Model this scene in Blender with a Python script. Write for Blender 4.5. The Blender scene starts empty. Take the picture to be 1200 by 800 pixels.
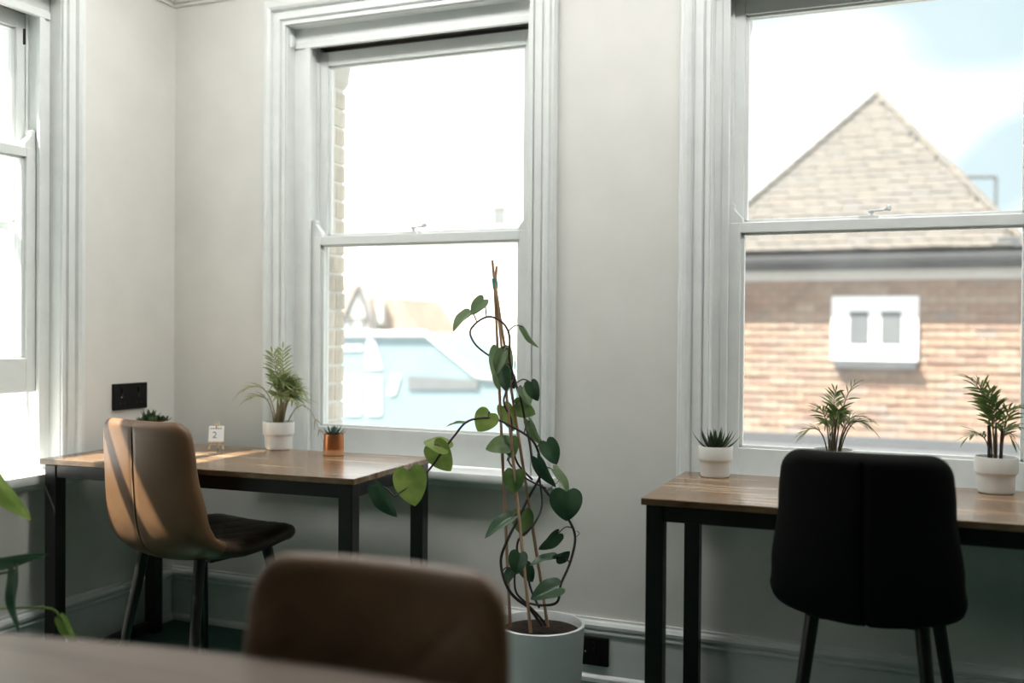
import bpy, bmesh, math, random
from mathutils import Vector, Matrix
random.seed(7)
PI = math.pi
SC = bpy.context.scene
COL = SC.collection

# ------------------------------------------------------------------ camera
F_PX = 1190.0
YAW, PITCH, ROLL = math.radians(-22.84), math.radians(-0.677), math.radians(0.45)
CAM = Vector((3.017, -3.44, 1.243))
_f = Vector((math.sin(YAW)*math.cos(PITCH), math.cos(YAW)*math.cos(PITCH), math.sin(PITCH)))
_r = Vector((math.cos(YAW), -math.sin(YAW), 0))
_u = _r.cross(_f)
RGT = _r*math.cos(ROLL) + _u*math.sin(ROLL)
UPV = -_r*math.sin(ROLL) + _u*math.cos(ROLL)
cd = bpy.data.cameras.new('camera')
cd.sensor_width = 36; cd.lens = F_PX/1200*36
cd.clip_start = 0.05; cd.clip_end = 300
cd.dof.use_dof = True; cd.dof.focus_distance = 3.35; cd.dof.aperture_fstop = 1.35
cam = bpy.data.objects.new('camera', cd); COL.objects.link(cam)
cam.matrix_world = Matrix(((RGT.x, UPV.x, -_f.x, CAM.x), (RGT.y, UPV.y, -_f.y, CAM.y), (RGT.z, UPV.z, -_f.z, CAM.z), (0, 0, 0, 1)))
SC.camera = cam
def at(x, y, d):                       # a point seen at photo pixel (x, y), d metres along the view axis
    return CAM + (RGT*((x-600)/F_PX) + UPV*((400-y)/F_PX) + _f)*d
def on(x, y, ax, val):                 # the same, on the plane axis=val
    v = RGT*((x-600)/F_PX) + UPV*((400-y)/F_PX) + _f
    return CAM + v*((val-CAM[ax])/v[ax])

# ------------------------------------------------------------------ sky, sun, exposure
SKY = 1.6
SUN = 14.0
w = bpy.data.worlds.new('sky'); SC.world = w; w.use_nodes = True
nt = w.node_tree; nt.nodes.clear()
tc = nt.nodes.new('ShaderNodeTexCoord'); mp = nt.nodes.new('ShaderNodeMapping')
mp.inputs['Scale'].default_value = (1.6, 1.6, 3.2); mp.inputs['Location'].default_value = (0.35, 0.1, 0.2)
nz = nt.nodes.new('ShaderNodeTexNoise'); nz.inputs['Scale'].default_value = 1.7; nz.inputs['Detail'].default_value = 1.5
rp = nt.nodes.new('ShaderNodeValToRGB')
rp.color_ramp.elements[0].position = 0.38; rp.color_ramp.elements[0].color = (0.28, 0.345, 0.37, 1)
rp.color_ramp.elements[1].position = 0.60; rp.color_ramp.elements[1].color = (1.0, 1.0, 0.98, 1)
bg = nt.nodes.new('ShaderNodeBackground'); bg.inputs['Strength'].default_value = SKY
wo = nt.nodes.new('ShaderNodeOutputWorld')
nt.links.new(tc.outputs['Generated'], mp.inputs['Vector']); nt.links.new(mp.outputs['Vector'], nz.inputs['Vector'])
nt.links.new(nz.outputs['Fac'], rp.inputs['Fac']); nt.links.new(rp.outputs['Color'], bg.inputs['Color'])
nt.links.new(bg.outputs['Background'], wo.inputs['Surface'])
sd = bpy.data.lights.new('sun', 'SUN'); sd.energy = SUN; sd.angle = math.radians(0.6); sd.color = (1.0, 0.94, 0.84)
sun = bpy.data.objects.new('sun', sd); COL.objects.link(sun)
SUN_DIR = Vector((1.0, 0.70, -1.8)).normalized()
sun.rotation_euler = SUN_DIR.to_track_quat('-Z', 'Y').to_euler()
sun.location = (-3, -3, 6)
vs = SC.view_settings
vs.view_transform = 'Standard'; vs.look = 'None'; vs.gamma = 1; vs.use_curve_mapping = False
vs.exposure = 0.78

# ------------------------------------------------------------------ materials
def new_mat(name):
    m = bpy.data.materials.new(name); m.use_nodes = True
    n = m.node_tree.nodes; b = n.get('Principled BSDF')
    return m, m.node_tree, n, b
def noise_col(t, n, b, c1, c2, scale, vscale=(1, 1, 1), lo=0.35, hi=0.65, detail=4, coord='Object'):
    tc = n.new('ShaderNodeTexCoord'); mp = n.new('ShaderNodeMapping'); mp.inputs['Scale'].default_value = vscale
    nz = n.new('ShaderNodeTexNoise'); nz.inputs['Scale'].default_value = scale; nz.inputs['Detail'].default_value = detail
    r = n.new('ShaderNodeValToRGB'); e = r.color_ramp.elements
    e[0].position = lo; e[0].color = (*c1, 1); e[1].position = hi; e[1].color = (*c2, 1)
    t.links.new(tc.outputs[coord], mp.inputs['Vector']); t.links.new(mp.outputs['Vector'], nz.inputs['Vector'])
    t.links.new(nz.outputs['Fac'], r.inputs['Fac'])
    if b: t.links.new(r.outputs['Color'], b.inputs['Base Color'])
    return nz, r
def bump(t, n, b, fac, strength, dist=0.002):
    bp = n.new('ShaderNodeBump'); bp.inputs['Strength'].default_value = strength; bp.inputs['Distance'].default_value = dist
    t.links.new(fac, bp.inputs['Height']); t.links.new(bp.outputs['Normal'], b.inputs['Normal'])
def mat(name, c1, c2=None, rough=0.6, metal=0.0, scale=8, vscale=(1, 1, 1), bmp=0.0, bdist=0.002, spec=0.5, coat=0.0, detail=4, lo=.35, hi=.65):
    m, t, n, b = new_mat(name)
    c2 = c2 or tuple(x*0.92 for x in c1)
    nz, r = noise_col(t, n, b, c1, c2, scale, vscale, lo, hi, detail)
    b.inputs['Roughness'].default_value = rough; b.inputs['Metallic'].default_value = metal
    b.inputs['Specular IOR Level'].default_value = spec; b.inputs['Coat Weight'].default_value = coat
    if bmp: bump(t, n, b, nz.outputs['Fac'], bmp, bdist)
    return m
M = {}
M['wall'] = mat('wall_paint', (0.75, 0.74, 0.705), (0.71, 0.70, 0.665), 0.85, scale=5, bmp=0.25, bdist=0.006, detail=8)
M['wall_green'] = mat('green_bounce_paint', (0.12, 0.215, 0.165), rough=0.85, scale=5)  # green invented for the unseen walls, to dim the bounce and tint shadows
M['ceil'] = mat('ceiling_paint', (0.83, 0.82, 0.79), rough=0.9)
M['trim'] = mat('trim_gloss_paint', (0.76, 0.785, 0.775), (0.72, 0.745, 0.735), 0.38, scale=14, bmp=0.12)
M['floor'] = mat('floor_green', (0.014, 0.080, 0.058), (0.009, 0.052, 0.038), 0.5, scale=30)
M['black'] = mat('black_metal', (0.010, 0.010, 0.009), (0.006, 0.006, 0.006), 0.34, scale=20)
M['plastic'] = mat('black_plastic', (0.005, 0.005, 0.005), (0.0035, 0.0035, 0.0035), 0.5, spec=0.2)
M['dot'] = mat('white_mark', (0.8, 0.8, 0.78))
def leather(name, a, bcol, rough):
    m, t, n, b = new_mat(name)
    nz, r = noise_col(t, n, b, a, bcol, 6, (1, 1, 1))
    v = n.new('ShaderNodeTexVoronoi'); v.inputs['Scale'].default_value = 420
    tc = n.new('ShaderNodeTexCoord'); t.links.new(tc.outputs['Object'], v.inputs['Vector'])
    b.inputs['Roughness'].default_value = rough
    bump(t, n, b, v.outputs['Distance'], 0.12, 0.0006)
    return m
M['brown'] = leather('brown_leather', (0.165, 0.086, 0.041), (0.135, 0.069, 0.032), 0.42)
M['charcoal'] = leather('black_leather', (0.0045, 0.0048, 0.0042), (0.003, 0.0033, 0.003), 0.75)
M['charcoal'].node_tree.nodes['Principled BSDF'].inputs['Specular IOR Level'].default_value = 0.15
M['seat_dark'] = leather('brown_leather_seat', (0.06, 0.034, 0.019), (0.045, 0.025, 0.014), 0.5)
M['thread'] = mat('seam_thread', (0.32, 0.20, 0.12), rough=0.6)
M['thread_black'] = mat('seam_thread_black', (0.003, 0.003, 0.003), rough=0.9, spec=0.05)
def wood(name, tones, rough, coat=1.0):
    m, t, n, b = new_mat(name)
    tc = n.new('ShaderNodeTexCoord')
    mp = n.new('ShaderNodeMapping'); mp.inputs['Scale'].default_value = (1.1, 11, 4)
    nz = n.new('ShaderNodeTexNoise'); nz.inputs['Scale'].default_value = 2.4; nz.inputs['Detail'].default_value = 7; nz.inputs['Roughness'].default_value = 0.65
    r = n.new('ShaderNodeValToRGB'); e = r.color_ramp.elements
    e[0].position = 0.30; e[0].color = (*tones[0], 1); e[1].position = 0.70; e[1].color = (*tones[2], 1)
    x = e.new(0.5); x.color = (*tones[1], 1)
    mp2 = n.new('ShaderNodeMapping'); mp2.inputs['Scale'].default_value = (1, 1, 1)
    bk = n.new('ShaderNodeTexBrick'); bk.inputs['Scale'].default_value = 1.0
    bk.inputs['Brick Width'].default_value = 0.75; bk.inputs['Row Height'].default_value = 0.075; bk.inputs['Mortar Size'].default_value = 0.0015
    bk.inputs['Color1'].default_value = (0.85, 0.85, 0.85, 1); bk.inputs['Color2'].default_value = (1.12, 1.08, 1.03, 1); bk.inputs['Mortar'].default_value = (0.6, 0.58, 0.55, 1)
    mx = n.new('ShaderNodeMix'); mx.data_type = 'RGBA'; mx.blend_type = 'MULTIPLY'; mx.inputs['Factor'].default_value = 0.75
    t.links.new(tc.outputs['Object'], mp.inputs['Vector']); t.links.new(mp.outputs['Vector'], nz.inputs['Vector'])
    t.links.new(nz.outputs['Fac'], r.inputs['Fac']); t.links.new(tc.outputs['Object'], bk.inputs['Vector'])
    t.links.new(r.outputs['Color'], mx.inputs['A']); t.links.new(bk.outputs['Color'], mx.inputs['B'])
    t.links.new(mx.outputs['Result'], b.inputs['Base Color'])
    b.inputs['Roughness'].default_value = rough; b.inputs['Coat Weight'].default_value = coat; b.inputs['Coat Roughness'].default_value = 0.07
    bump(t, n, b, nz.outputs['Fac'], 0.05, 0.001)
    return m
M['wood'] = wood('desk_laminate', ((0.075, 0.040, 0.020), (0.21, 0.128, 0.072), (0.44, 0.31, 0.195)), 0.25, 0.15)
M['wood2'] = wood('table_laminate', ((0.11, 0.080, 0.062), (0.155, 0.115, 0.09), (0.20, 0.155, 0.125)), 0.5, 0.1)
M['pot'] = mat('white_ceramic', (0.82, 0.82, 0.80), (0.78, 0.78, 0.76), 0.5, scale=12)
M['planter'] = mat('planter_white', (0.82, 0.84, 0.85), (0.78, 0.80, 0.81), 0.42, scale=10)
M['soil'] = mat('soil', (0.035, 0.017, 0.010), (0.010, 0.006, 0.004), 0.95, scale=60, bmp=1.0, bdist=0.01)
M['copper'] = mat('copper', (0.62, 0.24, 0.10), (0.55, 0.20, 0.085), 0.28, metal=0.85, scale=5)
M['copper_lo'] = mat('copper_sheen_band', (0.62, 0.31, 0.15), rough=0.4)  # paler tone paints the reflection low on the copper pot
M['cane'] = mat('bamboo_cane', (0.50, 0.32, 0.20), (0.38, 0.21, 0.14), 0.55, scale=10, vscale=(1, 1, .3))
M['tie'] = mat('green_tape', (0.05, 0.30, 0.24), rough=0.5)
M['vine'] = mat('vine_stem', (0.030, 0.022, 0.018), (0.055, 0.03, 0.045), 0.5, scale=9)
M['vine_purple'] = mat('vine_purple', (0.10, 0.055, 0.085), (0.07, 0.05, 0.035), 0.45, scale=9)
M['pale_wood'] = mat('pale_wood', (0.70, 0.55, 0.36), rough=0.6)
M['card'] = mat('white_card', (0.85, 0.86, 0.87), rough=0.8)
M['ink'] = mat('ink', (0.12, 0.16, 0.16), rough=0.8)
def leafmat(name, c1, c2, trans=0.35, rough=0.4, scale=14, lo=.4, hi=.6):
    m, t, n, b = new_mat(name)
    nz, r = noise_col(t, n, b, c1, c2, scale, (1, 1, 1), lo, hi, 3)
    b.inputs['Roughness'].default_value = rough
    tr = n.new('ShaderNodeBsdfTranslucent'); mix = n.new('ShaderNodeMixShader'); mix.inputs[0].default_value = trans
    t.links.new(r.outputs['Color'], tr.inputs['Color'])
    t.links.new(b.outputs['BSDF'], mix.inputs[1]); t.links.new(tr.outputs['BSDF'], mix.inputs[2])
    t.links.new(mix.outputs['Shader'], n['Material Output'].inputs['Surface'])
    return m
M['leaf_lime'] = leafmat('leaf_lime', (0.30, 0.385, 0.095), (0.18, 0.275, 0.06), 0.5)
M['leaf_mid'] = leafmat('leaf_mid', (0.168, 0.258, 0.09), (0.072, 0.144, 0.042), 0.45)
M['leaf_dark'] = leafmat('leaf_dark', (0.0325, 0.0775, 0.04), (0.0525, 0.1063, 0.0525), 0.15, 0.3)
M['leaf_grey'] = leafmat('leaf_grey', (0.2125, 0.2875, 0.15), (0.1375, 0.2125, 0.1), 0.4)
M['succ_dark'] = leafmat('succulent_dark', (0.022, 0.045, 0.020), (0.035, 0.07, 0.028), 0.05, 0.4, 30)
M['succ_grey'] = leafmat('succulent_grey', (0.06, 0.12, 0.09), (0.12, 0.19, 0.15), 0.1, 0.45, 40)
M['rosette'] = leafmat('rosette_green', (0.05, 0.10, 0.04), (0.025, 0.06, 0.025), 0.1, 0.4, 25)
M['palm'] = leafmat('palm_green', (0.15, 0.21, 0.055), (0.075, 0.125, 0.035), 0.4, 0.45, 20)
M['palm_pale'] = leafmat('palm_pale_green', (0.44, 0.47, 0.24), (0.20, 0.26, 0.10), 0.4, 0.45, 20)
M['palm_stem'] = mat('palm_stem', (0.13, 0.10, 0.05), (0.07, 0.05, 0.03), 0.6)
M['palm_stem_pale'] = mat('palm_stem_pale', (0.34, 0.29, 0.15), (0.20, 0.15, 0.08), 0.6)
M['dry'] = mat('dry_frond', (0.42, 0.36, 0.26), rough=0.8)
# window glass: clear, faintly reflective, with dust on it
def glass(name, dust, speck):
    m, t, n, b = new_mat(name); n.remove(b)
    tr = n.new('ShaderNodeBsdfTransparent'); tr.inputs['Color'].default_value = (0.97, 0.985, 0.98, 1)
    gl = n.new('ShaderNodeBsdfGlossy'); gl.inputs['Roughness'].default_value = 0.02
    fr = n.new('ShaderNodeFresnel'); fr.inputs['IOR'].default_value = 1.25
    mx = n.new('ShaderNodeMixShader')
    ge = n.new('ShaderNodeNewGeometry'); iv = n.new('ShaderNodeMath'); iv.operation = 'SUBTRACT'; iv.inputs[0].default_value = 1.0
    fm = n.new('ShaderNodeMath'); fm.operation = 'MULTIPLY'          # reflect and dust on the outer faces only
    t.links.new(ge.outputs['Backfacing'], iv.inputs[1]); t.links.new(fr.outputs[0], fm.inputs[0]); t.links.new(iv.outputs[0], fm.inputs[1])
    t.links.new(fm.outputs[0], mx.inputs[0]); t.links.new(tr.outputs[0], mx.inputs[1]); t.links.new(gl.outputs[0], mx.inputs[2])
    ts = n.new('ShaderNodeBsdfTranslucent'); ts.inputs['Color'].default_value = (0.9, 0.92, 0.92, 1)
    tc = n.new('ShaderNodeTexCoord')
    nz = n.new('ShaderNodeTexNoise'); nz.inputs['Scale'].default_value = 95; nz.inputs['Detail'].default_value = 1
    nb = n.new('ShaderNodeTexNoise'); nb.inputs['Scale'].default_value = 4
    r = n.new('ShaderNodeMapRange'); r.inputs['From Min'].default_value = 0.70; r.inputs['From Max'].default_value = 0.76
    r.inputs['To Min'].default_value = 0; r.inputs['To Max'].default_value = speck
    r2 = n.new('ShaderNodeMapRange'); r2.inputs['From Min'].default_value = 0.3; r2.inputs['From Max'].default_value = 0.7
    r2.inputs['To Min'].default_value = dust*0.6; r2.inputs['To Max'].default_value = dust*1.4
    ad = n.new('ShaderNodeMath'); ad.operation = 'ADD'
    t.links.new(tc.outputs['Object'], nz.inputs['Vector']); t.links.new(tc.outputs['Object'], nb.inputs['Vector'])
    t.links.new(nz.outputs['Fac'], r.inputs['Value']); t.links.new(nb.outputs['Fac'], r2.inputs['Value'])
    t.links.new(r.outputs[0], ad.inputs[0]); t.links.new(r2.outputs[0], ad.inputs[1])
    m2 = n.new('ShaderNodeMixShader'); dm = n.new('ShaderNodeMath'); dm.operation = 'MULTIPLY'
    t.links.new(ad.outputs[0], dm.inputs[0]); t.links.new(iv.outputs[0], dm.inputs[1]); t.links.new(dm.outputs[0], m2.inputs[0]); t.links.new(mx.outputs[0], m2.inputs[1]); t.links.new(ts.outputs[0], m2.inputs[2])
    t.links.new(m2.outputs[0], n['Material Output'].inputs['Surface'])
    return m
M['glass'] = glass('window_glass', 0.06, 0.0)
M['glass_dirty'] = glass('window_glass_dirty', 0.09, 0.08)
def varied(name, cols, rough=0.85, bmp=0.3):          # colour varies from piece to piece
    m, t, n, b = new_mat(name)
    oi = n.new('ShaderNodeObjectInfo'); ge = n.new('ShaderNodeNewGeometry')
    ad = n.new('ShaderNodeMath'); ad.operation = 'ADD'; fc = n.new('ShaderNodeMath'); fc.operation = 'FRACT'
    r = n.new('ShaderNodeValToRGB'); r.color_ramp.interpolation = 'LINEAR'
    e = r.color_ramp.elements
    e[0].color = (*cols[0], 1); e[1].color = (*cols[-1], 1)
    for i, c in enumerate(cols[1:-1]):
        x = e.new((i+1)/(len(cols)-1)); x.color = (*c, 1)
    t.links.new(oi.outputs['Random'], ad.inputs[0]); t.links.new(ge.outputs['Random Per Island'], ad.inputs[1])
    t.links.new(ad.outputs[0], fc.inputs[0]); t.links.new(fc.outputs[0], r.inputs['Fac'])
    nz, r2 = noise_col(t, n, None, (0.8, 0.8, 0.8), (1.1, 1.1, 1.1), 9, coord='Object')
    mx = n.new('ShaderNodeMix'); mx.data_type = 'RGBA'; mx.blend_type = 'MULTIPLY'; mx.inputs['Factor'].default_value = 1
    t.links.new(r.outputs['Color'], mx.inputs['A']); t.links.new(r2.outputs['Color'], mx.inputs['B'])
    t.links.new(mx.outputs['Result'], b.inputs['Base Color'])
    b.inputs['Roughness'].default_value = rough
    bump(t, n, b, nz.outputs['Fac'], bmp, 0.004)
    return m
M['brick'] = varied('stock_brick', [(0.62, 0.55, 0.46), (0.68, 0.61, 0.53), (0.58, 0.51, 0.43), (0.70, 0.65, 0.58)])
M['hung_tile'] = varied('hung_tile', [(0.2604, 0.1596, 0.1134), (0.3024, 0.21, 0.1554), (0.2268, 0.1428, 0.1092), (0.3108, 0.231, 0.1764), (0.2688, 0.1722, 0.1218), (0.2352, 0.189, 0.1638)])
M['roof_tile'] = varied('roof_tile', [(0.1008, 0.0918, 0.0828), (0.1116, 0.099, 0.0873), (0.0936, 0.0873, 0.0801), (0.1152, 0.099, 0.0855), (0.1026, 0.0954, 0.0909)])
M['mortar'] = mat('mortar', (0.50, 0.47, 0.42), rough=0.95, scale=30)
M['stone'] = mat('pale_stone', (0.66, 0.64, 0.60), rough=0.85, scale=12)
M['batten'] = mat('tile_backing', (0.30, 0.20, 0.15), rough=0.9)
M['gutter'] = mat('dark_gutter', (0.07, 0.07, 0.075), rough=0.5)
M['soffit'] = mat('soffit_paint', (0.5, 0.47, 0.44), rough=0.8)
M['white_ext'] = mat('white_joinery', (0.85, 0.86, 0.86), rough=0.5)
M['pane_dark'] = mat('dark_panes', (0.16, 0.17, 0.18), rough=0.1, spec=0.6)
M['lead'] = mat('lead_grey', (0.09, 0.0945, 0.1035), rough=0.6)
M['render'] = mat('pale_render', (0.82, 0.80, 0.74), rough=0.9, scale=0.6)
M['render2'] = mat('cream_render', (0.80, 0.77, 0.69), rough=0.9, scale=0.6)
M['cladding'] = mat('pale_blue_cladding', (0.19, 0.265, 0.30), (0.175, 0.25, 0.285), 0.6, scale=1.2)
M['timber'] = mat('dark_timber', (0.22, 0.20, 0.19), rough=0.8)
M['far_roof'] = mat('far_tiles', (0.40, 0.31, 0.25), (0.33, 0.26, 0.21), 0.9, scale=3)
M['tarmac'] = mat('tarmac', (0.30, 0.30, 0.29), rough=0.95, scale=1)
M['car_paint'] = mat('pale_blue_car_paint', (0.22, 0.34, 0.42), rough=0.35, coat=0.5)
M['tyre'] = mat('tyre', (0.02, 0.02, 0.02), rough=0.8)

# ------------------------------------------------------------------ mesh helpers
class MB:
    def __init__(s): s.v = []; s.f = []
    def box(s, x0, x1, y0, y1, z0, z1):
        b = len(s.v)
        s.v += [(x, y, z) for z in (z0, z1) for (x, y) in ((x0, y0), (x1, y0), (x1, y1), (x0, y1))]
        s.f += [tuple(b+i for i in q) for q in ((3, 2, 1, 0), (4, 5, 6, 7), (0, 1, 5, 4), (1, 2, 6, 5), (2, 3, 7, 6), (3, 0, 4, 7))]
        return s
    def rings(s, rings, cap0=True, cap1=True, closed=True):
        b = len(s.v); n = len(rings[0])
        for r in rings: s.v += [tuple(p) for p in r]
        for i in range(len(rings)-1):
            for j in range(n if closed else n-1):
                k = (j+1) % n
                s.f.append((b+i*n+j, b+i*n+k, b+(i+1)*n+k, b+(i+1)*n+j))
        if cap0: s.f.append(tuple(b+j for j in range(n))[::-1])
        if cap1: s.f.append(tuple(b+(len(rings)-1)*n+j for j in range(n)))
        return s
    def tube(s, pts, rad, n=8, cap=True):
        pts = [Vector(p) for p in pts]
        if not hasattr(rad, '__len__'): rad = [rad]*len(pts)
        up = None; rings = []
        for i, p in enumerate(pts):
            d = (pts[min(i+1, len(pts)-1)]-pts[max(i-1, 0)])
            if d.length < 1e-9: d = Vector((0, 0, 1))
            d.normalize()
            if up is None: up = Vector((1, 0, 0)) if abs(d.x) < 0.8 else Vector((0, 1, 0))
            a = d.cross(up); a.normalize(); up = a.cross(d); up.normalize()
            rings.append([p+(a*math.cos(t)+up*math.sin(t))*rad[i] for t in [2*PI*k/n for k in range(n)]])
        return s.rings(rings, cap, cap)
    def lathe(s, prof, c=(0, 0, 0), n=40):
        rings = [[(c[0]+r*math.cos(2*PI*k/n), c[1]+r*math.sin(2*PI*k/n), c[2]+z) for k in range(n)] for r, z in prof]
        return s.rings(rings, True, True)
    def prism(s, poly, fn, d0, d1):        # poly = 2D outline; fn(a, b, d) -> point
        return s.rings([[fn(a, b, d0) for a, b in poly], [fn(a, b, d1) for a, b in poly]])
    def mesh(s, name, smooth=None):
        me = bpy.data.meshes.new(name); me.from_pydata([tuple(v) for v in s.v], [], s.f)
        bm = bmesh.new(); bm.from_mesh(me); bmesh.ops.recalc_face_normals(bm, faces=bm.faces); bm.to_mesh(me); bm.free()
        if smooth is not None:
            me.shade_smooth(); me.set_sharp_from_angle(angle=math.radians(smooth))
        return me
def link(name, me, m, parent=None, world=False, bevel=0, kind=None):
    o = bpy.data.objects.new(name, me); COL.objects.link(o)
    if m and me and not me.materials: me.materials.append(m)
    if parent:
        o.parent = parent
        if world: o.matrix_parent_inverse = parent_world(parent).inverted()
    if bevel:
        b = o.modifiers.new('bevel', 'BEVEL'); b.width = bevel; b.segments = 2; b.limit_method = 'ANGLE'; b.angle_limit = math.radians(40)
    if kind: o['kind'] = kind
    return o
def parent_world(o):
    mw = o.matrix_basis.copy()
    if o.parent: mw = parent_world(o.parent) @ o.matrix_parent_inverse @ mw
    return mw
def obj(name, mb, m, parent=None, smooth=None, **k): return link(name, mb.mesh(name, smooth), m, parent, **k)
def thing(name, label, cat, loc=(0, 0, 0), rotz=0, group=None, kind=None):
    o = bpy.data.objects.new(name, None); COL.objects.link(o); o.empty_display_size = 0.05
    o.location = loc; o.rotation_euler = (0, 0, rotz)
    return tag(o, label, cat, group, kind)
def tag(o, label=None, cat=None, group=None, kind=None):
    if label: o['label'] = label
    if cat: o['category'] = cat
    if group: o['group'] = group
    if kind: o['kind'] = kind
    return o
def copy_tree(o, parent=None):
    c = o.copy(); COL.objects.link(c)
    if parent: c.parent = parent
    for ch in [x for x in list(bpy.data.objects) if x.parent == o]: copy_tree(ch, c)
    return c
def smooth_path(pts, n=6):
    pts = [Vector(p) for p in pts]; out = []
    for i in range(len(pts)-1):
        p0, p1, p2, p3 = pts[max(i-1, 0)], pts[i], pts[i+1], pts[min(i+2, len(pts)-1)]
        for k in range(n):
            t = k/n
            out.append(0.5*((2*p1)+(p2-p0)*t+(2*p0-5*p1+4*p2-p3)*t*t+(3*p1-p0-3*p2+p3)*t**3))
    return out+[pts[-1]]

# ------------------------------------------------------------------ room shell
A = 0.530                               # half width between the architraves
ZS, ZT = 0.68, 2.46                     # structural opening
RX, RY, H = 6.2, -6.4, 3.0              # room size
WT = 0.30                               # wall thickness
W2C, W3C, W1C = 1.106, 2.824, -1.146
LEFT_OPEN = [W1C, -2.95]
BACK_OPEN = [W2C, W3C, 4.534]
RV = {W2C: .457}
def wall_mb(openings, lo, hi, fn):
    mb = MB()
    def bx(a0, a1, z0, z1, d0=0.0, d1=WT):
        p, q = fn(a0, d0), fn(a1, d1)
        mb.box(min(p[0], q[0]), max(p[0], q[0]), min(p[1], q[1]), max(p[1], q[1]), z0, z1)
    ed = lo
    for c in sorted(openings):
        bx(ed, c-A, -3.2, 3.3); bx(c-A, c+A, -3.2, ZS); bx(c-A, c+A, ZT, 3.3)
        bx(c-A, c-RV.get(c, .476), ZS, ZT, 0.176, WT); bx(c+RV.get(c, .476), c+A, ZS, ZT, 0.176, WT)   # mortar bed of the brick reveals
        ed = c+A
    bx(ed, hi, -3.2, 3.3)
    return mb
wall_back = obj('wall_back', wall_mb(BACK_OPEN, -WT, RX+WT, lambda a, d: (a, d)), M['wall'], kind='structure')
wall_left = obj('wall_left', wall_mb(LEFT_OPEN, RY, 0.0, lambda a, d: (-d, a)), M['wall'], kind='structure')
obj('wall_right', MB().box(RX, RX+WT, RY, 0, -3.2, 3.3), M['wall_green'], kind='structure')
obj('wall_rear', MB().box(-WT, RX+WT, RY-WT, RY, -3.2, 3.3), M['wall_green'], kind='structure')
obj('floor', MB().box(0, RX, RY, 0, -0.15, 0), M['floor'], kind='structure')
obj('ceiling', MB().box(0, RX, RY, 0, H, H+0.15), M['ceil'], kind='structure')
def sweep(prof, p0, p1, nrm):           # prof: (projection, z)
    mb = MB(); n = Vector(nrm)
    mb.rings([[Vector(p)+n*v+Vector((0, 0, z)) for v, z in prof] for p in (p0, p1)]); return mb
BASE = [(0, 0), (0.030, 0), (0.030, 0.014), (0.024, 0.022), (0.018, 0.026), (0.018, 0.166), (0.024, 0.170), (0.024, 0.177), (0.016, 0.181), (0.016, 0.185), (0.026, 0.190), (0.027, 0.200), (0.020, 0.210), (0.010, 0.214), (0.009, 0.222), (0, 0.222)]
obj('baseboard_back', sweep(BASE, (0, 0, 0), (RX, 0, 0), (0, -1, 0)), M['trim'], smooth=30, kind='structure')
obj('baseboard_left', sweep(BASE, (0, -0.03, 0), (0, RY, 0), (1, 0, 0)), M['trim'], smooth=30, kind='structure')
RAIL = [(0, 0), (0.008, 0), (0.010, 0.010), (0.020, 0.016), (0.020, 0.024), (0.030, 0.034), (0.030, 0.046), (0, 0.052)]
obj('trim_1', sweep(RAIL, (0, 0, 2.600), (RX, 0, 2.600), (0, -1, 0)), M['wall'], smooth=30, kind='structure')
obj('trim_2', sweep(RAIL, (0, -0.03, 2.600), (0, RY, 2.600), (1, 0, 0)), M['wall'], smooth=30, kind='structure')

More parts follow.
